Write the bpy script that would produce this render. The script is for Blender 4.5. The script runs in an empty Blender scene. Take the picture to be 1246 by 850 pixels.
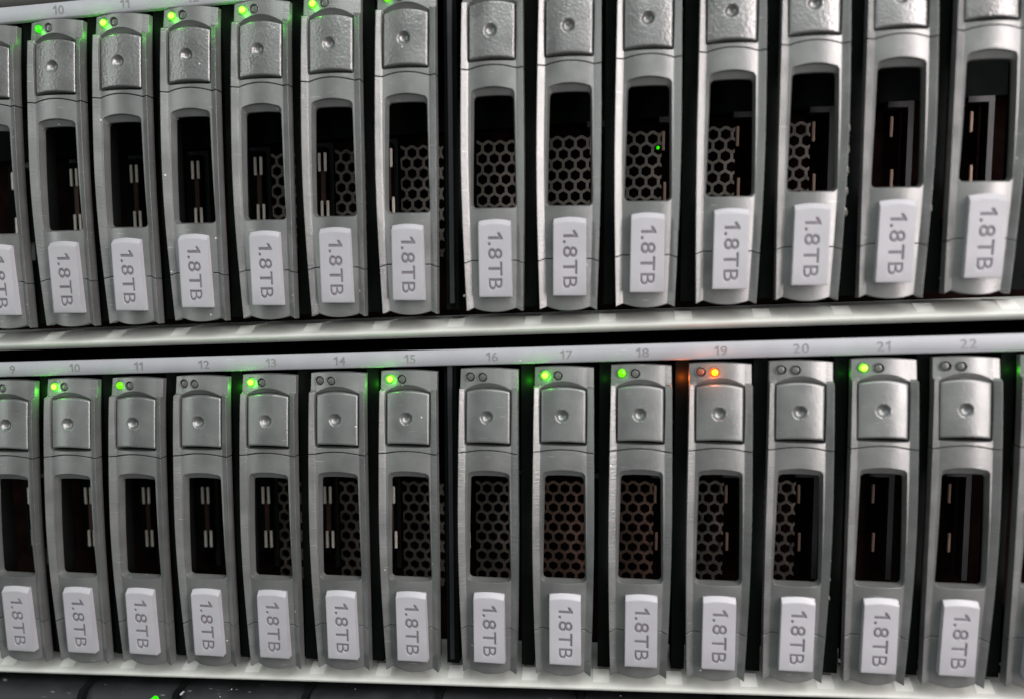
import bpy, bmesh, math, random
from mathutils import Matrix, Vector
random.seed(7)
MM = 0.001
SC = bpy.context.scene
COL = SC.collection

# ---------------------------------------------------------------- camera
cd = bpy.data.cameras.new('camera')
cam = bpy.data.objects.new('camera', cd); COL.objects.link(cam); SC.camera = cam
R_ = Vector((0.99059725, 0.1310888, -0.03915124)); F_ = Vector((-0.13404793, 0.98722071, -0.08617673)); U_ = Vector((0.02735411, 0.09061458, 0.9955103))
m = Matrix((R_, U_, -F_)).transposed().to_4x4()
m.translation = Vector((32.602, -183.877, 20.584)) * MM
cam.matrix_world = m
cd.sensor_width = 36; cd.lens = 950 / 1246 * 36
cd.clip_start = 0.005; cd.clip_end = 50
cd.dof.use_dof = True; cd.dof.focus_distance = 0.197; cd.dof.aperture_fstop = 6.8

# ---------------------------------------------------------------- world and lamps (a lit server aisle, plus added fills)
w = bpy.data.worlds.new('World'); SC.world = w; w.use_nodes = True
w.node_tree.nodes['Background'].inputs[0].default_value = (0.80, 0.93, 0.90, 1)
w.node_tree.nodes['Background'].inputs[1].default_value = 0.12

def area(name, loc, target, sx, sy, power, col):
    l = bpy.data.lights.new(name, 'AREA'); l.shape = 'RECTANGLE'; l.size = sx; l.size_y = sy; l.energy = power; l.color = col
    o = bpy.data.objects.new(name, l); COL.objects.link(o); o.location = loc
    o.rotation_euler = (Vector(target) - Vector(loc)).to_track_quat('-Z', 'Y').to_euler(); return o
area('ceiling_panel_light', (0.35, -0.62, 0.95), (0, 0, 0), 1.3, 0.45, 12.2, (0.97, 1.0, 0.98))
area('aisle_light_right', (0.46, -0.37, 0.16), (0.05, 0, 0.02), 0.20, 0.6, 5.0, (1.0, 0.89, 0.88))
area('front_fill', (0.25, -1.25, 0.30), (0, 0, 0), 1.3, 0.9, 2.6, (0.93, 1.0, 0.99))  # added soft frontal fill, brightens the pins and window insides
area('left_fill', (-0.9, -0.7, 0.30), (0, 0, 0), 0.25, 1.0, 3, (0.97, 1.0, 0.97))  # small added fill from the left, not a lamp of the aisle

SC.render.engine = 'CYCLES'
SC.cycles.samples = 160
SC.cycles.use_denoising = True
SC.cycles.max_bounces = 8
SC.view_settings.view_transform = 'Standard'; SC.view_settings.look = 'None'
SC.view_settings.exposure = 0.0; SC.view_settings.gamma = 1.0; SC.view_settings.use_curve_mapping = False
SC.render.resolution_x = 1024; SC.render.resolution_y = 698

# ---------------------------------------------------------------- materials
def newmat(name):
    mt = bpy.data.materials.new(name); mt.use_nodes = True
    return mt, mt.node_tree, mt.node_tree.nodes['Principled BSDF']
def N(t, kind, **kw):
    n = t.nodes.new(kind)
    for k, v in kw.items():
        if k in n.inputs: n.inputs[k].default_value = v
        else: setattr(n, k, v)
    return n
def plastic(name, col, rough=.45, metal=0.0, grain=.00003, gscale=2600, bevel=.00016, brushed=False, dust=0.0, var=.12, spec=.5, mottled=False):
    mt, t, b = newmat(name); L = t.links
    b.inputs['Metallic'].default_value = metal
    b.inputs['Specular IOR Level'].default_value = spec
    tc = N(t, 'ShaderNodeTexCoord'); oi = N(t, 'ShaderNodeObjectInfo')
    off = N(t, 'ShaderNodeVectorMath', operation='ADD'); L.new(tc.outputs['Object'], off.inputs[0]); L.new(oi.outputs['Location'], off.inputs[1])
    vec = off.outputs[0]
    rv = N(t, 'ShaderNodeMapRange'); rv.inputs[3].default_value = .93; rv.inputs[4].default_value = 1.07; L.new(oi.outputs['Random'], rv.inputs[0])
    n1 = N(t, 'ShaderNodeTexNoise', Scale=160.0, Detail=5.0); L.new(vec, n1.inputs['Vector'])
    mr = N(t, 'ShaderNodeMapRange'); mr.inputs[1].default_value = .3; mr.inputs[2].default_value = .7; mr.inputs[3].default_value = 1 - var; mr.inputs[4].default_value = 1 + var
    L.new(n1.outputs[0], mr.inputs[0])
    mx = N(t, 'ShaderNodeMix', data_type='RGBA', blend_type='MULTIPLY'); mx.inputs[0].default_value = 1
    mx.inputs[6].default_value = (*col, 1); mv = N(t, 'ShaderNodeMath', operation='MULTIPLY'); L.new(mr.outputs[0], mv.inputs[0]); L.new(rv.outputs[0], mv.inputs[1]); L.new(mv.outputs[0], mx.inputs[7]); c = mx.outputs[2]
    if dust:
        v = N(t, 'ShaderNodeTexVoronoi', Scale=420.0); v.inputs['Randomness'].default_value = 1; L.new(vec, v.inputs['Vector'])
        sep = N(t, 'ShaderNodeSeparateColor'); L.new(v.outputs['Color'], sep.inputs[0])
        a = N(t, 'ShaderNodeMath', operation='LESS_THAN'); a.inputs[1].default_value = .09; L.new(v.outputs['Distance'], a.inputs[0])
        g = N(t, 'ShaderNodeMath', operation='LESS_THAN'); g.inputs[1].default_value = dust; L.new(sep.outputs[0], g.inputs[0])
        mu = N(t, 'ShaderNodeMath', operation='MULTIPLY'); L.new(a.outputs[0], mu.inputs[0]); L.new(g.outputs[0], mu.inputs[1])
        md = N(t, 'ShaderNodeMix', data_type='RGBA'); L.new(mu.outputs[0], md.inputs[0]); L.new(c, md.inputs[6]); md.inputs[7].default_value = (.72, .71, .68, 1); c = md.outputs[2]
        # fine scratches
        mp = N(t, 'ShaderNodeMapping'); mp.inputs['Rotation'].default_value = (.2, .55, .1); mp.inputs['Scale'].default_value = (250, 250, 3200); L.new(vec, mp.inputs[0])
        ns = N(t, 'ShaderNodeTexNoise', Scale=1.0, Detail=2.0); L.new(mp.outputs[0], ns.inputs['Vector'])
        ms = N(t, 'ShaderNodeMapRange'); ms.inputs[1].default_value = .70; ms.inputs[2].default_value = .78; ms.inputs[4].default_value = .45; L.new(ns.outputs[0], ms.inputs[0])
        me = N(t, 'ShaderNodeMix', data_type='RGBA'); L.new(ms.outputs[0], me.inputs[0]); L.new(c, me.inputs[6]); me.inputs[7].default_value = (.6, .6, .59, 1); c = me.outputs[2]
    L.new(c, b.inputs['Base Color'])
    rr = N(t, 'ShaderNodeMapRange'); rr.inputs[1].default_value = .3; rr.inputs[2].default_value = .7; rr.inputs[3].default_value = rough - .07; rr.inputs[4].default_value = rough + .07
    L.new(n1.outputs[0], rr.inputs[0]); L.new(rr.outputs[0], b.inputs['Roughness'])
    bv = N(t, 'ShaderNodeBevel', samples=3); bv.inputs['Radius'].default_value = bevel
    n2 = N(t, 'ShaderNodeTexNoise', Scale=float(gscale), Detail=3.0); L.new(vec, n2.inputs['Vector']); h = n2.outputs[0]
    if mottled:
        n4 = N(t, 'ShaderNodeTexVoronoi', Scale=1500.0, feature='SMOOTH_F1'); L.new(vec, n4.inputs['Vector'])
        a2 = N(t, 'ShaderNodeMath', operation='ADD'); L.new(h, a2.inputs[0]); L.new(n4.outputs[0], a2.inputs[1]); h = a2.outputs[0]
    if brushed:                                     # moulded horizontal ribbing on the side flanges
        mp = N(t, 'ShaderNodeMapping'); mp.inputs['Scale'].default_value = (300, 300, 2600); L.new(vec, mp.inputs[0])
        n3 = N(t, 'ShaderNodeTexNoise', Scale=1.0, Detail=1.0); L.new(mp.outputs[0], n3.inputs['Vector'])
        sx = N(t, 'ShaderNodeSeparateXYZ'); L.new(tc.outputs['Object'], sx.inputs[0])
        ab = N(t, 'ShaderNodeMath', operation='ABSOLUTE'); L.new(sx.outputs[0], ab.inputs[0])
        gt = N(t, 'ShaderNodeMapRange'); gt.inputs[1].default_value = .0054; gt.inputs[2].default_value = .0060; gt.inputs[3].default_value = .25; gt.inputs[4].default_value = 2.4; L.new(ab.outputs[0], gt.inputs[0])
        m2 = N(t, 'ShaderNodeMath', operation='MULTIPLY'); L.new(n3.outputs[0], m2.inputs[0]); L.new(gt.outputs[0], m2.inputs[1])
        a3 = N(t, 'ShaderNodeMath', operation='ADD'); L.new(h, a3.inputs[0]); L.new(m2.outputs[0], a3.inputs[1]); h = a3.outputs[0]
    bp = N(t, 'ShaderNodeBump', Strength=1.0, Distance=grain); L.new(h, bp.inputs['Height']); L.new(bv.outputs[0], bp.inputs['Normal'])
    L.new(bp.outputs[0], b.inputs['Normal'])
    return mt
def emis(name, col, s):
    mt, t, b = newmat(name); b.inputs['Base Color'].default_value = (*[c * .3 for c in col], 1); b.inputs['Roughness'].default_value = .2
    b.inputs['Emission Color'].default_value = (*col, 1); b.inputs['Emission Strength'].default_value = s; return mt

M = {}
M['carrier'] = plastic('carrier_grey', (.178, .184, .182), .35, .50, .000028, 2400, .00022, brushed=True, dust=.06)
M['button'] = plastic('button_grey', (.176, .184, .182), .34, .50, .000016, 1900, .00014, dust=.06, mottled=True)
M['button_grained'] = plastic('button_grained_grey', (.180, .184, .183), .31, .55, .000062, 1900, .00014, dust=.06, mottled=True)
M['tag'] = plastic('tag_pale_grey', (.36, .36, .385), .38, 0, .000010, 2500, .00042, var=.04)
M['lettering'] = plastic('lettering_grey', (.15, .14, .16), .6, 0, .000005, 2500, .00003, var=.05)
M['strip'] = plastic('strip_pale', (.30, .31, .335), .5, .0, .000008, 2500, .0002, var=.05, dust=.03)
M['number'] = plastic('number_ink', (.18, .18, .19), .6, 0, .000003, 2500, .00002, var=.05)
M['ledge'] = plastic('ledge_metal', (.46, .48, .45), .6, .0, .000012, 1200, .0003, var=.07, dust=.04)
M['tab'] = plastic('tab_white', (.64, .65, .62), .45, 0, .00001, 1800, .00015, var=.04)
M['black'] = plastic('chassis_black', (.006, .007, .007), .8, 0, .00002, 1800, .0001, var=.2, spec=0.0)
M['rail'] = plastic('rail_black', (.007, .008, .0078), .85, .0, .00002, 1800, .0002, var=.2, spec=0.0)
M['divider'] = plastic('divider_grey', (.014, .015, .018), .5, .1, .00002, 1800, .0002, var=.2)
M['mesh'] = plastic('perforated_steel', (.15, .128, .112), .42, .6, .00001, 1800, .0001, var=.25)
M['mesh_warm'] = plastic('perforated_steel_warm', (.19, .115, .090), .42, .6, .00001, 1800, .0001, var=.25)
M['pcb'] = plastic('board_brown', (.008, .004, .0035), .8, 0, .00002, 1800, .0001, var=.4, spec=0.0)
M['pin'] = plastic('pin_brass', (1.0, .90, .80), .35, .0, .00001, 1800, .0001, var=.1)
M['pin_dull'] = plastic('pin_dull', (.22, .15, .12), .4, .5, .00001, 1800, .0001, var=.1)
M['bus'] = plastic('copper_dull', (.08, .035, .025), .5, .3, .00001, 1800, .0001, var=.3)
M['lens'] = plastic('lens_unlit', (.085, .087, .085), .25, 0, .000004, 1800, .0001, var=.1)
M['dark_bezel'] = plastic('bezel_charcoal', (.012, .013, .015), .5, .1, .00003, 2000, .0004, var=.3, dust=.12)
M['green'] = emis('lamp_green', (.03, .85, .0), 1.0)
M['green_bright'] = emis('lamp_green_bright', (.12, 1.0, .01), 1.5)
M['green_core'] = emis('lamp_green_core', (.66, 1.0, .10), 1.3)
M['lime'] = emis('lamp_lime', (.17, .92, .0), 1.0)
M['amber'] = emis('lamp_amber', (1.0, .16, .0), 1.2)
M['amber_core'] = emis('lamp_amber_core', (1.0, .66, .02), 1.2)
M['unlit_spill'] = plastic('lens_amber_spill', (.13, .06, .05), .25, 0, .000004, 1800, .0001, var=.1)  # spill of the amber lamp beside it, put into the lens colour

# ---------------------------------------------------------------- helpers
def link(name, me, mat=None, parent=None, loc=None):
    o = bpy.data.objects.new(name, me); COL.objects.link(o)
    if mat is not None:
        me.materials.clear(); me.materials.append(mat)
    if parent: o.parent = parent
    if loc: o.location = Vector(loc) * MM
    return o
def tag(o, label=None, cat=None, group=None, kind=None):
    if label: o['label'] = label
    if cat: o['category'] = cat
    if group: o['group'] = group
    if kind: o['kind'] = kind
    return o
def empty(name, loc):
    o = bpy.data.objects.new(name, None); COL.objects.link(o); o.location = Vector(loc) * MM; o.empty_display_size = .01; return o
def fin(bm, name, scale=True, smooth=True, angle=35):
    bmesh.ops.recalc_face_normals(bm, faces=bm.faces)
    if smooth:
        for f in bm.faces: f.smooth = True
        for e in bm.edges:
            if len(e.link_faces) == 2 and e.calc_face_angle(0) > math.radians(angle): e.smooth = False
    if scale: bmesh.ops.scale(bm, vec=(MM,) * 3, verts=bm.verts)
    me = bpy.data.meshes.new(name); bm.to_mesh(me); bm.free(); return me
def box(bm, x0, x1, y0, y1, z0, z1):
    v = [bm.verts.new((x, y, z)) for x in (x0, x1) for y in (y0, y1) for z in (z0, z1)]
    for f in ((0, 1, 3, 2), (4, 6, 7, 5), (0, 4, 5, 1), (2, 3, 7, 6), (0, 2, 6, 4), (1, 5, 7, 3)): bm.faces.new([v[k] for k in f])
def boxmesh(name, *a):
    bm = bmesh.new(); box(bm, *a); return fin(bm, name, smooth=False)
def loft(bm, rings, cap=True):
    R = [[bm.verts.new(p) for p in r] for r in rings]; n = len(R[0])
    for a, b in zip(R, R[1:]):
        for k in range(n): bm.faces.new((a[k], a[(k + 1) % n], b[(k + 1) % n], b[k]))
    if cap: bm.faces.new(R[0]); bm.faces.new(R[-1][::-1])
def extrude_x(name, prof, x0, x1, n=1):
    bm = bmesh.new(); loft(bm, [[(x0 + (x1 - x0) * k / n, y, z) for y, z in prof] for k in range(n + 1)]); return fin(bm, name, angle=50)
def cyl(bm, cx, cz, r, y0, y1, n=24, dome=0):
    ring = lambda rr, y: [(cx + rr * math.cos(2 * math.pi * k / n), y, cz + rr * math.sin(2 * math.pi * k / n)) for k in range(n)]
    rs = [ring(r, y1), ring(r, y0)]
    if dome: rs += [ring(r * .85, y0 - dome * .5), ring(r * .5, y0 - dome * .85), ring(r * .15, y0 - dome)]
    loft(bm, rs)
def boolean(me_a, me_b):
    a = bpy.data.objects.new('tmp_a', me_a); b = bpy.data.objects.new('tmp_b', me_b); COL.objects.link(a); COL.objects.link(b)
    md = a.modifiers.new('b', 'BOOLEAN'); md.object = b; md.operation = 'DIFFERENCE'; md.solver = 'EXACT'
    dg = bpy.context.evaluated_depsgraph_get(); dg.update()
    out = bpy.data.meshes.new_from_object(a.evaluated_get(dg))
    bpy.data.objects.remove(a); bpy.data.objects.remove(b); return out
def finish_bool(me, angle=35):
    bm = bmesh.new(); bm.from_mesh(me)
    bmesh.ops.remove_doubles(bm, verts=bm.verts, dist=.001)
    return fin(bm, me.name, angle=angle)
def one_glyph(size, extrude, weight):
    H = .73 * size; w_ = weight * size
    P_ = [(0, 0), (w_, 0), (w_, H), (w_ * .35, H), (-.17 * size, H - .15 * size), (-.17 * size, H - .15 * size - w_ * 1.05), (0, H - .11 * size - w_ * .9)]
    bm = bmesh.new(); loft(bm, [[(x, y, -extrude) for x, y in P_], [(x, y, extrude) for x, y in P_]])
    bmesh.ops.recalc_face_normals(bm, faces=bm.faces)
    me = bpy.data.meshes.new('one'); bm.to_mesh(me); bm.free(); return me
def text_mesh(s, size, extrude, matrix, weight=.115, space=.12):
    out = bmesh.new(); x = 0
    for ch in s:
        if ch == '1': me = one_glyph(size, extrude, weight)
        else:
            c = bpy.data.curves.new('t', 'FONT'); c.body = ch; c.size = size; c.extrude = extrude; c.resolution_u = 4; c.offset = (0 if ch == 'B' else .007) * size
            o = bpy.data.objects.new('t', c); COL.objects.link(o)
            dg = bpy.context.evaluated_depsgraph_get(); dg.update()
            me = bpy.data.meshes.new_from_object(o.evaluated_get(dg)); bpy.data.objects.remove(o)
        xs = [v.co.x for v in me.vertices]
        me.transform(Matrix.Translation((x - min(xs), 0, 0))); x += max(xs) - min(xs) + space * size
        out.from_mesh(me)
    me = bpy.data.meshes.new('t'); out.to_mesh(me); out.free()
    xs = [v.co.x for v in me.vertices]; ys = [v.co.y for v in me.vertices]
    me.transform(Matrix.Translation((-(min(xs) + max(xs)) / 2, -(min(ys) + max(ys)) / 2, 0)))
    me.transform(matrix); return me, max(xs) - min(xs), max(ys) - min(ys)

# ---------------------------------------------------------------- the carrier (all in mm, origin at the top centre of its bezel)
def interp(tab, z):
    for (a, va), (b, vb) in zip(tab, tab[1:]):
        if z >= b:
            u = (a - z) / (a - b); u = min(max(u, 0), 1); return va + (vb - va) * u
    return tab[-1][1]
def smoothtab(tab):
    # catmull style resampling so the curves stay smooth
    out = []
    for k in range(len(tab) - 1):
        p0 = tab[max(k - 1, 0)]; p1 = tab[k]; p2 = tab[k + 1]; p3 = tab[min(k + 2, len(tab) - 1)]
        for j in range(8):
            t = j / 8; z = p1[0] + (p2[0] - p1[0]) * t
            m1 = (p2[1] - p0[1]) / (p2[0] - p0[0]) * (p2[0] - p1[0]); m2 = (p3[1] - p1[1]) / (p3[0] - p1[0]) * (p2[0] - p1[0])
            v = (2*t**3-3*t**2+1)*p1[1] + (t**3-2*t**2+t)*m1 + (-2*t**3+3*t**2)*p2[1] + (t**3-t**2)*m2
            out.append((z, v))
    out.append(tab[-1]); return out
HW = smoothtab([(1, 6.92), (-8, 7.02), (-20, 7.15), (-38, 7.28), (-52, 7.16), (-64, 6.92), (-76, 6.62)])
YB = smoothtab([(1, .15), (-5, -.65), (-12, -1.25), (-20, -1.7), (-30, -2.05), (-40, -2.15), (-51, -1.85), (-63, -1.1), (-76, -.15)])
FLW = 1.62
def yfront(x, z, band=False):
    h = interp(HW, z); f = h - FLW; b = interp(YB, z); ax = abs(x)
    if ax <= f: return b - 1.0 - .85 * (1 - (ax / f) ** 2)
    u = (ax - f) / (h - f)
    drop = .35 if band else -.80
    return b - 1.0 + drop * u
def shell(zt, zb, nrow, band=None, thick=.9):
    """solid skin between the curves zt(x) and zb(x); x as fraction of the half width"""
    cols = [-1, -.93] + [('f', v / 7) for v in range(-7, 8)] + [.93, 1]
    bm = bmesh.new(); fr = []; bk = []
    for r in range(nrow + 1):
        t = r / nrow; rf = []; rb = []
        for c in cols:
            zz = zt(0) + (zb(0) - zt(0)) * t; h = interp(HW, zz)
            x = c * h if not isinstance(c, tuple) else c[1] * (h - FLW)
            z = zt(x) + (zb(x) - zt(x)) * t
            rf.append(bm.verts.new((x, yfront(x, z, band is not None and z > band), z)))
            rb.append(bm.verts.new((x, interp(YB, z) + thick, z)))
        fr.append(rf); bk.append(rb)
    n = len(cols)
    for r in range(nrow):
        for c in range(n - 1):
            bm.faces.new((fr[r][c], fr[r][c + 1], fr[r + 1][c + 1], fr[r + 1][c])); bm.faces.new((bk[r][c], bk[r + 1][c], bk[r + 1][c + 1], bk[r][c + 1]))
        for c in (0, n - 1): bm.faces.new((fr[r][c], fr[r + 1][c], bk[r + 1][c], bk[r][c]))
    for r in (0, nrow):
        for c in range(n - 1): bm.faces.new((fr[r][c], fr[r][c + 1], bk[r][c + 1], bk[r][c]))
    bmesh.ops.recalc_face_normals(bm, faces=bm.faces)
    me = bpy.data.meshes.new('shell'); bm.to_mesh(me); bm.free(); return me
def cutter(build):
    bm = bmesh.new(); build(bm); bmesh.ops.recalc_face_normals(bm, faces=bm.faces)
    me = bpy.data.meshes.new('cut'); bm.to_mesh(me); bm.free(); return me
def rrect(x0t, x1t, x0b, x1b, zt, zb, r, arch, y, n=5):
    """rounded trapezium with an arched top edge, as points at depth y"""
    P = []
    for (cx, cz, a0) in ((x1t - r, zt - r, 90), (x1b - r, zb + r, 0), (x0b + r, zb + r, -90), (x0t + r, zt - r, 180)):
        for k in range(n + 1):
            a = math.radians(a0 - 90 * k / n); P.append((cx + r * math.cos(a), y, cz + r * math.sin(a)))
    m_ = []                                     # arch points on the top edge (left to right)
    for k in range(1, 8):
        u = k / 8; x = x0t + r + (x1t - x0t - 2 * r) * u; m_.append((x, y, zt + arch * 4 * u * (1 - u)))
    return P + m_

seam1 = lambda x: -19.85 + (.75 * (1 - (x / 5.5) ** 2) if abs(x) < 5.5 else 0)
seam2 = lambda x: -63.3 - (.55 * min(1, (abs(x) - 5.3) / 1.5) if abs(x) > 5.3 else 0)
top = lambda x: .35 * (1 - (x / 7) ** 2)
def bottom(x):
    a = abs(x)
    if a < 5.05: return -75.3 + .95 * (a / 5.05) ** 2.2
    return -74.35 - .75 * (a - 5.05) / 1.57

# housing with the pocket for the button and the lamp holes
hs = shell(top, lambda x: seam1(x) + .13, 46, band=-4.35)
hs = boolean(hs, cutter(lambda bm: loft(bm, [rrect(-6.3, 6.0, -5.85, 5.55, -3.9, -18.25, .5, 1.1, -6), rrect(-6.0, 5.7, -5.75, 5.45, -4.1, -18.25, .5, 1.0, -2.2), rrect(-5.58, 5.32, -5.56, 5.30, -5.0, -18.12, .5, .8, -1.2), rrect(-5.58, 5.32, -5.56, 5.30, -5.0, -18.12, .5, .8, -.45)])))
def lh(bm):
    for x in (-4.45, -1.4): cyl(bm, x, -1.75, 1.12, -4, 3, 32)
hs = boolean(hs, cutter(lh)); hs.name = 'housing'; hs = finish_bool(hs)
# button: convex cap with an arched top and a thumb dimple
def make_button():
    bm = bmesh.new(); nx, nz = 40, 54; fr = []; bk = []
    for r in range(nz + 1):
        a = []; b = []
        for c in range(nx + 1):
            u = c / nx * 2 - 1; x = -.13 + u * 5.36
            zt = -5.25 + .78 * (1 - u * u); zb = -17.75 + .4 * (1 - u * u)
            z = zt + (zb - zt) * r / nz
            y = interp(YB, z) - .95 - .80 * (1 - u * u)
            e = min((1 - abs(u)) * 5.28, zt - z, z - zb)          # rounded rim
            if e < .34: y += .42 * (1 - e / .34) ** 2
            d = math.hypot(x + .35, z + 11.3) / 1.5
            if d < 1: y += 1.15 * (math.sqrt(max(0, 1.25 - d * d)) - .5) / .618
            elif d < 1.15: y -= .05 * math.sin((d - 1) / .15 * math.pi)
            a.append(bm.verts.new((x, y, z))); b.append(bm.verts.new((x, -.3, z)))
        fr.append(a); bk.append(b)
    for r in range(nz):
        for c in range(nx): bm.faces.new((fr[r][c], fr[r][c + 1], fr[r + 1][c + 1], fr[r + 1][c]))
        for c in (0, nx): bm.faces.new((fr[r][c], fr[r + 1][c], bk[r + 1][c], bk[r][c]))
    for r in (0, nz):
        for c in range(nx): bm.faces.new((fr[r][c], fr[r][c + 1], bk[r][c + 1], bk[r][c]))
    return fin(bm, 'button', angle=60)
button = make_button(); button_g = button.copy(); button_g.materials.append(M['button_grained'])
# lever frame with the window
fr = shell(lambda x: seam1(x) - .13, lambda x: seam2(x) + .1, 60)
fr = boolean(fr, cutter(lambda bm: loft(bm, [rrect(-5.25, 5.45, -5.35, 5.65, -23.9, -51.5, 1.1, .5, -7), rrect(-4.95, 5.15, -5.3, 5.55, -24.5, -51.45, 1.1, .45, -2.9), rrect(-4.50, 4.75, -4.95, 5.2, -25.7, -51.1, 1.0, .15, -2.0), rrect(-4.50, 4.75, -4.95, 5.2, -25.7, -51.1, 1.0, .15, 4)])))
fr.name = 'lever_frame'; fr = finish_bool(fr)
tip = shell(lambda x: seam2(x) - .1, bottom, 16); tip.name = 'lever_tip'; tip = finish_bool(tip)
# capacity tag
TX0, TX1, TZ0, TZ1 = -3.5, 4.1, -54.3, -71.8
TY0, TY1 = -4.5, -3.6                              # front plane at top and bottom
def make_tag():
    bm = bmesh.new(); nx = 12; rows = [(0, 'top'), (1.15, 'ch'), (6, ''), (11, ''), (16.9, ''), (17.5, 'bot')]
    fr_ = []; bk_ = []
    for dz, kk in rows:
        a = []; b = []
        for c in range(nx + 1):
            u = c / nx * 2 - 1; z = TZ0 + .45 * (1 - u * u) * (1 if kk in ('top', 'ch') else 0) - dz
            tilt = 0.12 * (1 - dz / 17.5)
            x = (TX0 + TX1) / 2 + u * ((TX1 - TX0) / 2 + tilt * -.5)
            t = dz / 17.5; y = TY0 + (TY1 - TY0) * t
            if kk == 'top': y += .95
            if kk == 'bot': y += .15
            a.append(bm.verts.new((x, y, z))); b.append(bm.verts.new((x, -1.2 if kk else -1.6, z)))
        fr_.append(a); bk_.append(b)
    R = len(rows) - 1
    for r in range(R):
        for c in range(nx):
            bm.faces.new((fr_[r][c], fr_[r][c + 1], fr_[r + 1][c + 1], fr_[r + 1][c])); bm.faces.new((bk_[r][c], bk_[r + 1][c], bk_[r + 1][c + 1], bk_[r][c + 1]))
        for c in (0, nx): bm.faces.new((fr_[r][c], fr_[r + 1][c], bk_[r + 1][c], bk_[r][c]))
    for r in (0, R):
        for c in range(nx): bm.faces.new((fr_[r][c], fr_[r][c + 1], bk_[r][c + 1], bk_[r][c]))
    bmesh.ops.recalc_face_normals(bm, faces=bm.faces)
    me = bpy.data.meshes.new('capacity_tag'); bm.to_mesh(me); bm.free(); return me
ang = math.atan2(TY1 - TY0, -(TZ1 - TZ0))            # lean of the front plane
def tmat(depth, zc=-63.55, xc=.45):
    # text x -> -Z, text y -> +X, normal -> -Y, then leaned with the tag
    rot = Matrix(((0, 1, 0), (0, 0, -1), (-1, 0, 0))).to_4x4()
    lean = Matrix.Rotation(ang, 4, 'X')
    yc = TY0 + (TY1 - TY0) * (zc - TZ0) / (TZ1 - TZ0)
    return Matrix.Translation((xc, yc + depth, zc)) @ lean @ rot
cut_t, tw, th = text_mesh('1.8TB', 5.0, .22, Matrix.Identity(4))
sc_t = Matrix.Diagonal((13.1 / tw, 3.45 / th, 1, 1))
cut_t.transform(tmat(0) @ sc_t)
tagm = boolean(make_tag(), cut_t)
if len(tagm.vertices) < 100 or max(v.co.z for v in tagm.vertices) < TZ0 - 1: tagm = make_tag()
tagm.name = 'capacity_tag'; tagm = finish_bool(tagm)
let, _, _ = text_mesh('1.8TB', 5.0, .02, Matrix.Identity(4)); let.transform(tmat(.185 if len(tagm.vertices) > 250 else -.03) @ sc_t); let.name = 'lettering'; let.transform(Matrix.Scale(MM, 4))
# lamp lens, its core and the collar round it
def lens_mesh(r, dome, y0, name):
    bm = bmesh.new(); cyl(bm, 0, 0, r, y0, y0 + 1.5, 20, dome); return fin(bm, name, angle=50)
def collar_mesh():
    bm = bmesh.new(); n = 28; rings = []
    for rr, y in ((1.08, .5), (1.08, -.06), (1.12, -.15), (1.2, -.15), (1.25, -.05), (1.25, .5)): rings.append([(rr * math.cos(2 * math.pi * k / n), y, rr * math.sin(2 * math.pi * k / n)) for k in range(n)])
    loft(bm, rings, cap=False); return fin(bm, 'lamp_collar', angle=60)
collar = collar_mesh()
LZ = -1.75
LENS = {k: lens_mesh(.92, .45, -.12, 'lens') if k not in ('lens', 'unlit_spill') else lens_mesh(.86, .16, .22, 'lens') for k in ('green', 'green_bright', 'lime', 'amber', 'lens', 'unlit_spill')}
for k, me in LENS.items(): me.materials.append(M[k])
CORE = {k: lens_mesh(.72, .16, -.46, 'core') for k in ('green_core', 'amber_core')}
for k, me in CORE.items(): me.materials.append(M[k])
def tray_mesh():
    bm = bmesh.new(); box(bm, -6.1, 6.1, .75, 15, -19.4, -.6); return fin(bm, 'tray', smooth=False)
tray = tray_mesh(); tray2 = boxmesh('tray_foot', -5.7, 5.7, 1.6, 6, -74.3, -58.5)

LEAN = 0.0362; P = 17.773; GAP = 2.395; SHU = 4.076
DX = {(0, 10): -.1, (0, 11): .13, (0, 15): .09, (0, 16): -.34, (0, 17): -.18, (0, 19): .17, (0, 20): .23, (0, 21): .3, (0, 22): -.31, (1, 10): .17, (1, 11): -.14, (1, 12): -.07, (1, 13): .18,
      (1, 14): -.14, (1, 15): .09, (1, 16): .18, (1, 17): .1, (1, 19): .25, (1, 20): -.15, (1, 21): -.25}
DZ = {(0, 11): -.12, (1, 17): -.3, (1, 18): -.2, (1, 19): -.15, (1, 22): .2, (1, 12): .12}
def slot_x(i, row): return (i - 16) * P + (GAP if i >= 16 else 0) + (SHU if row else 0)

def make_carrier():
    root = empty('drive_carrier', (0, 0, 0))
    link('bezel_housing', hs, M['carrier'], root)
    link('release_button', button, M['button'], root)
    link('lever_frame', fr, M['carrier'], root)
    link('lever_tip', tip, M['carrier'], root)
    tg = link('capacity_tag', tagm, M['tag'], root)
    link('lettering', let, M['lettering'], tg)
    link('tray', tray, M['black'], root)
    link('tray_foot', tray2, M['black'], root)
    for x in (-4.45, -1.4):
        y = yfront(x, LZ, True)
        l = link('indicator_light', LENS['lens'], None, root, (x, y, LZ))
        link('collar', collar, M['carrier'], l)
    return root
def copy_tree(o, parent=None):
    c = o.copy(); COL.objects.link(c); c.parent = parent
    for ch in list(o.children): copy_tree(ch, c)
    return c
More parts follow.
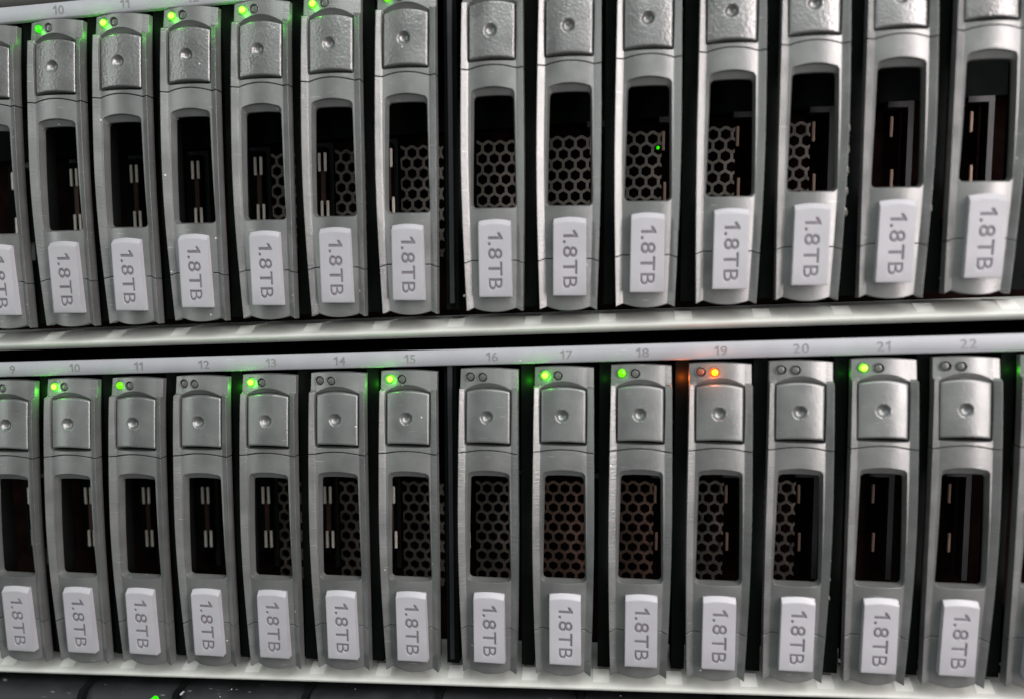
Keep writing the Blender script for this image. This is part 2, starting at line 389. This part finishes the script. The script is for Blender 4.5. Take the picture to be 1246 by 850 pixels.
# which lamps are lit: (left, right)
LIT = {(0, 9): ('green', None), (0, 10): ('green_bright', None), (0, 11): ('lime', None), (0, 13): ('green_bright', None), (0, 15): ('green_bright', None), (0, 17): ('green_bright', None),
       (0, 18): ('lime', None), (0, 19): (None, 'amber'), (0, 21): ('lime+', None), (0, 23): ('lime', None),
       (1, 9): ('green', None), (1, 10): ('green', None), (1, 11): ('green_bright', None), (1, 12): ('green_bright', None), (1, 13): ('green_bright', None), (1, 14): ('green_bright', None), (1, 15): ('lime', None)}
LBL = {
 (0, 9): 'grey drive carrier cut by the left edge, below number 9, of the lower shelf',
 (0, 10): 'grey drive carrier with green light under number 10 of the lower shelf',
 (0, 11): 'grey drive carrier under number 11 of the lower shelf, flat green light',
 (0, 12): 'leftmost drive carrier with both lights dark in the lower shelf, under number 12',
 (0, 13): 'grey drive carrier with bright green light under number 13 of the lower shelf',
 (0, 14): 'unlit drive carrier between the two bright green lit ones under 13 and 15',
 (0, 15): 'grey drive carrier with bright green light under number 15, left of the wider gap',
 (0, 16): 'grey drive carrier with both lights dark under number 16, right of the wider gap',
 (0, 17): 'grey drive carrier with the brightest green light, under number 17 of the lower shelf',
 (0, 18): 'grey drive carrier under number 18, green light, next to the amber lit one',
 (0, 19): 'grey drive carrier with its light glowing amber, the only one, under number 19',
 (0, 20): 'pale grey drive carrier, both lights dark, under number 20, beside the amber lit one',
 (0, 21): 'pale grey drive carrier with green light under number 21 of the lower shelf',
 (0, 22): 'rightmost whole drive carrier of the lower shelf, pale, both lights dark',
 (0, 23): 'drive carrier of the lower shelf cut by the right edge of the photo',
 (1, 9): 'grey drive carrier of the upper shelf cut by the left edge of the photo',
 (1, 10): 'grey drive carrier with green light under number 10 of the upper shelf',
 (1, 11): 'grey drive carrier with yellow-green light under number 11 of the upper shelf',
 (1, 12): 'drive carrier with yellow-green light, third whole one from the left in the upper shelf',
 (1, 13): 'upper shelf drive carrier with green light, directly above number 13 of the lower shelf',
 (1, 14): 'upper shelf drive carrier with green light at the top edge, directly above lower number 14',
 (1, 15): 'upper shelf drive carrier left of the wider gap, green light cut by the top edge',
 (1, 16): 'upper shelf drive carrier right of the wider gap, honeycomb seen through its window',
 (1, 17): 'upper shelf drive carrier directly above number 17 of the lower shelf',
 (1, 18): 'upper shelf drive carrier with a tiny green dot inside its window',
 (1, 19): 'upper shelf drive carrier directly above the amber lit one',
 (1, 20): 'upper shelf drive carrier with brass contacts beside its right edge, above lower number 20',
 (1, 21): 'blurred pale upper shelf drive carrier directly above number 21 of the lower shelf',
 (1, 22): 'blurred rightmost drive carrier of the upper shelf',
}
proto = make_carrier(); todo = {k: (proto if n == 0 else copy_tree(proto)) for n, k in enumerate(LBL)}
for (row, i), lb in LBL.items():
    o = todo[(row, i)]
    dx = DX.get((row, i), random.uniform(-.06, .06)); dz = DZ.get((row, i), random.uniform(-.05, .05))
    o.location = Vector((slot_x(i, row) + dx, random.uniform(-.12, .12), 88.9 * row + dz)) * MM
    o.rotation_euler = (random.uniform(-.002, .002), LEAN + random.uniform(-.003, .003), random.uniform(-.006, .006))
    tag(o, lb, 'drive carrier', 'drive carriers in the lower shelf' if row == 0 else 'drive carriers in the upper shelf')
    for c in o.children:
        if c.name.startswith('capacity_tag'): c.rotation_euler = (0, random.uniform(-.004, .004), 0); c.location.x = random.uniform(-.08, .08) * MM
    if row == 1:
        for c in o.children:
            if c.name.startswith('release_button'): c.data = button_g
    lamps = [c for c in o.children if c.name.startswith('indicator_light')]; lamps.sort(key=lambda c: c.location.x)
    st = LIT.get((row, i), (None, None))
    for c, s in zip(lamps, st):
        if not s: continue
        if s == 'lime+': s = 'green_bright' if False else 'lime'; k = 'green_core'
        else: k = {'green_bright': 'green_core', 'amber': 'amber_core'}.get(s)
        c.data = LENS[s]; c['label'] = 'amber light, lit' if s == 'amber' else 'green light, lit'
        if k: link('core', CORE[k], None, c)
        am = s == 'amber'
        pl = bpy.data.lights.new('lamp_glow', 'POINT'); pl.shadow_soft_size = .0007; pl.color = (1, .16, .01) if am else (.08, 1, .02)
        pl.energy = {'green_bright': 1.0, 'amber': 2.0, 'green': .45, 'lime': .20}[s] * 5.5e-4
        po = bpy.data.objects.new('lamp_glow', pl); COL.objects.link(po); po.parent = o; po.location = c.location + Vector((-.35, -1.7, -.2)) * MM
        l2 = bpy.data.lights.new('lamp_leak', 'POINT'); l2.shadow_soft_size = .0009; l2.color = pl.color; l2.energy = pl.energy * (1.9 if row == 0 else .5)
        p2 = bpy.data.objects.new('lamp_leak', l2); COL.objects.link(p2); p2.parent = o; p2.location = Vector((-8.5, 1.0, -3.4)) * MM
    if (row, i) == (0, 19): lamps[0].data = LENS['unlit_spill']; lamps[0]['label'] = 'unlit lamp lens, amber spill in its colour'

# ---------------------------------------------------------------- the shelves (enclosures)
XL, XR = -205, 205
def hex_panel():
    """perforated plate: pointy-top hexagon holes, one sheet 1 mm thick"""
    pit = 3.05; wall = .74; x0, x1, z0, z1 = -7.2, 4.2, -61, -32.2
    bm = bmesh.new(); R = pit / math.sqrt(3); r = (pit - wall) / math.sqrt(3)
    rows = int((z1 - z0) / (pit * .866)) + 2; k0 = 0
    for j in range(-1, rows + 1):
        zc = z0 + j * pit * .866 + .4
        for k in range(-1, int((x1 - x0) / pit) + 2):
            xc = x0 + k * pit + (pit / 2 if j % 2 else 0)
            O = []; I = []; IB = []
            for a in range(6):
                an = math.radians(60 * a + 30)
                O.append(bm.verts.new((xc + R * math.cos(an), 0, zc + R * math.sin(an)))); I.append(bm.verts.new((xc + r * math.cos(an), 0, zc + r * math.sin(an)))); IB.append(bm.verts.new((xc + r * math.cos(an), .9, zc + r * math.sin(an))))
            for a in range(6):
                b = (a + 1) % 6; bm.faces.new((O[a], O[b], I[b], I[a])); bm.faces.new((I[a], I[b], IB[b], IB[a]))
    bmesh.ops.remove_doubles(bm, verts=bm.verts, dist=.01)
    for co, no in (((x0, 0, 0), (-1, 0, 0)), ((x1, 0, 0), (1, 0, 0)), ((0, 0, z0), (0, 0, -1)), ((0, 0, z1), (0, 0, 1))):
        bmesh.ops.bisect_plane(bm, geom=bm.verts[:] + bm.edges[:] + bm.faces[:], plane_co=co, plane_no=no, clear_outer=True)
    return fin(bm, 'honeycomb_panel', smooth=False)
hexm = hex_panel(); hexw = hexm.copy()
def pin_mesh():
    bm = bmesh.new(); box(bm, -.36, .36, -.3, .15, -2.4, 2.4)
    bmesh.ops.bevel(bm, geom=bm.edges[:], offset=.12, segments=2, affect='EDGES'); return fin(bm, 'connector_pin')
pinm = pin_mesh(); pinm2 = pinm.copy()
busm = boxmesh('contact_strip', -.7, .5, 0, .4, -46, -37); postm = boxmesh('pin_post', -1.9, 1.7, 0, 3.6, -52, -31)
divm = boxmesh('slot_divider', -.65, .65, 0, 4, -57, -29.6)
crossm = boxmesh('divider_arm', -5.2, -.65, 0, 4, -31.0, -29.6)
railm = boxmesh('guide_rail', -1.55, 1.55, 0, 5.5, -74.5, 1.5)
def spring():
    bm = bmesh.new()
    for k in range(5):
        z = -36 - k * 4.6
        loft(bm, [[(-.5, .2, z), (-.5, -.9, z - .2), (.1, -1.3, z - .9), (.45, -.6, z - 1.9), (.3, .2, z - 2.3)], [(-.5 + .5, .2, z), (.0, -.9, z - .2), (.5, -1.2, z - .9), (.8, -.6, z - 1.9), (.7, .2, z - 2.3)]])
    return fin(bm, 'spring_contact', smooth=False)
springm = spring()
tabm = None
LEDGE = [(2.6, -81.1), (1.3, -80.4), (.75, -79.75), (.8, -79.45), (1.2, -79.15), (5.2, -77.0), (19, -76.6), (19, -81.1)]
ledgem = extrude_x('front_ledge', LEDGE, XL, XR)
def tab_mesh():
    prof = [(1.45, -79.1), (5.2, -76.93), (12, -76.7), (12, -78.0), (3, -79.3)]
    prof = [(y, z + .06) for y, z in prof]
    bm = bmesh.new(); loft(bm, [[(x, y, z) for y, z in prof] for x in (-2.0, 2.0)]); return fin(bm, 'ledge_pad', smooth=False)
tabm = tab_mesh()
stripm = extrude_x('number_strip', [(0, 1.1), (-.25, 1.35), (-.25, 4.65), (0, 4.9), (1.2, 4.9), (1.2, 1.1)], XL, XR)
NUM = {}
def number_mesh(n):
    if n not in NUM:
        me, a, b = text_mesh(str(n), 2.95, .02, Matrix.Identity(4))
        me.transform(Matrix(((1, 0, 0), (0, 0, -1), (0, 1, 0))).to_4x4() @ Matrix.Diagonal((1.15, 1, 1, 1))); me.transform(Matrix.Scale(MM, 4)); me.name = 'slot_number'; NUM[n] = me
    return NUM[n]
for row in (0, 1):
    z0 = 88.9 * row
    root = empty('disk_shelf', (0, 0, z0))
    tag(root, ['lower disk shelf with pale strip numbered 9 to 22 and bright front ledge', 'upper disk shelf cut by the top of the photo, numbers 10 to 12 showing'][row], 'disk shelf', 'disk shelves stacked in the rack')
    st = link('number_strip', stripm, M['strip'], root)
    link('front_ledge', ledgem, M['ledge'], root)
    link('top_plate', boxmesh('top_plate', XL, XR, 1.2, 60, 1.9, 4.3), M['black'], root)
    link('bottom_plate', boxmesh('bottom_plate', XL, XR, 19.05, 60, -81, -77), M['black'], root)
    link('back_board', boxmesh('back_board', XL, XR, 21, 22.5, -77, 1.9), M['pcb'], root)
    link('top_screen', boxmesh('top_screen', XL, XR, 17.6, 20.9, -29.2, 1.8), M['black'], root)
    for i in range(8, 25):
        x = slot_x(i, row); lx = x + LEAN * -1      # things behind lean like the carriers
        def put(name, me, mat, dx, y, dz=0):
            o = link(name, me, mat, root, (x + dx, y, dz)); o.rotation_euler = (0, LEAN, 0); return o
        g = slot_x(i + 1, row) - x
        r = put('guide_rail', railm, M['rail'], g / 2 + (-.95 if i < 15 else -.3 if i < 17 else .7), 1.7)
        dy = 15.5 if i >= 17 else 20.3
        put('slot_divider', divm, M['divider'], g / 2 - .3, dy); put('divider_arm', crossm, M['divider'], g / 2 - .3, dy)
        o = link('ledge_pad', tabm, M['tab'], root, (x + g / 2 - 2.7 - .1, 0, 0))  # raised pale pad on the ledge near each gap
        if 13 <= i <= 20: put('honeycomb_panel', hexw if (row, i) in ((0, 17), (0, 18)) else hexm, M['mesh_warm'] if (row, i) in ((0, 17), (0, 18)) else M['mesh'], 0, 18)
        if i == 15: put('rail_lip', boxmesh('rail_lip', -.55, .55, 0, 1, -73, 1.5), M['divider'], g / 2 - .2, .4)
        n2 = 9 <= i <= 16
        for dz in (-35.2, -47.6):
            if n2:
                put('connector_pin', pinm, M['pin'], -12.1, 16.2, dz); put('connector_pin', pinm, M['pin'], -10.5, 16.2, dz)
            if n2 and dz < -40: put('contact_strip', busm, M['bus'], -10.1, 16.9); put('pin_post', postm, M['black'], -11.3, 17.3)
            if i >= 17: put('connector_pin', pinm2, M['pin_dull'], 3.2, 16.2, dz)
        if i in (20, 21): put('spring_contact', springm, M['pin'], g / 2 - .9, 1.5, 0)
        nm = link('slot_number', number_mesh(i), M['number'], st, (x + .4 + (0 if row == 0 else 0), -.29, 3.0))
        pb = bmesh.new(); cyl(pb, 0, 0, .35, -.6, .3, 10, .2)
        sc = put('rivet', fin(pb, 'rivet'), M['tag'], g / 2 + .1, 1.6, -71.3)
# small green lamps deep inside
def tiny(parent_name, loc, r=.4):
    bm = bmesh.new(); cyl(bm, 0, 0, r, -.3, .4, 12, .2)
    o = link('board_light', fin(bm, 'board_light'), M['green'], bpy.data.objects[parent_name], loc); return o
tiny('disk_shelf.001', (slot_x(18, 1) + 1.9, 17.2, -36.6))
tiny('disk_shelf.001', (slot_x(16, 1) + 8.4, 2.8, -38.5), .3)

# ledge of the unit above, and the dark unit below
up = empty('metal_shelf', (0, 0, 177.8)); tag(up, 'pale metal edge above the upper number strip at the top left', 'shelf edge')
link('front_ledge', ledgem, M['ledge'], up); link('bottom_plate', boxmesh('bottom_plate', XL, XR, 19.05, 60, -81, -77), M['black'], up)
low = empty('dark_server', (0, 0, -84)); tag(low, 'dark charcoal unit below the lower ledge, cut by the bottom of the photo', 'server', )
link('chassis', boxmesh('chassis', XL, XR, 7, 60, -60, 1.6), M['black'], low)
edges = [-205, -172, -142, -112.5, -85.5, -50, -15, 21, 56, 90, 125, 160, 205]
for a, b in zip(edges, edges[1:]):
    prof = [(6.9, .2), (3.2, .1), (1.2, -.8), (-.6, -3.0), (-1.6, -7), (-1.8, -40), (6.9, -40)]
    link('bay_cover', extrude_x('bay_cover', prof, a + .9, b - .9), M['dark_bezel'], low)
    link('bay_divider', extrude_x('bay_divider', [(6.8, 1.0), (-.2, .2), (-2.6, -3), (-3, -40), (6.8, -40)], b - .75, b + .75), M['black'], low)
bm = bmesh.new(); cyl(bm, 0, 0, .9, -.4, 1, 16, .3); link('indicator_light', fin(bm, 'lamp'), M['green'], low, (-91.3, -1.2, -1.7))
bm = bmesh.new(); cyl(bm, 0, 0, .28, -.4, 1, 12, .2); link('rivet', fin(bm, 'rivet'), M['tag'], low, (-83.6, -.6, .2))

# the dark inside of the rack behind everything
bk = link('rack_interior', boxmesh('rack_interior', -260, 260, 61, 64, -180, 220), M['black']); tag(bk, kind='structure')
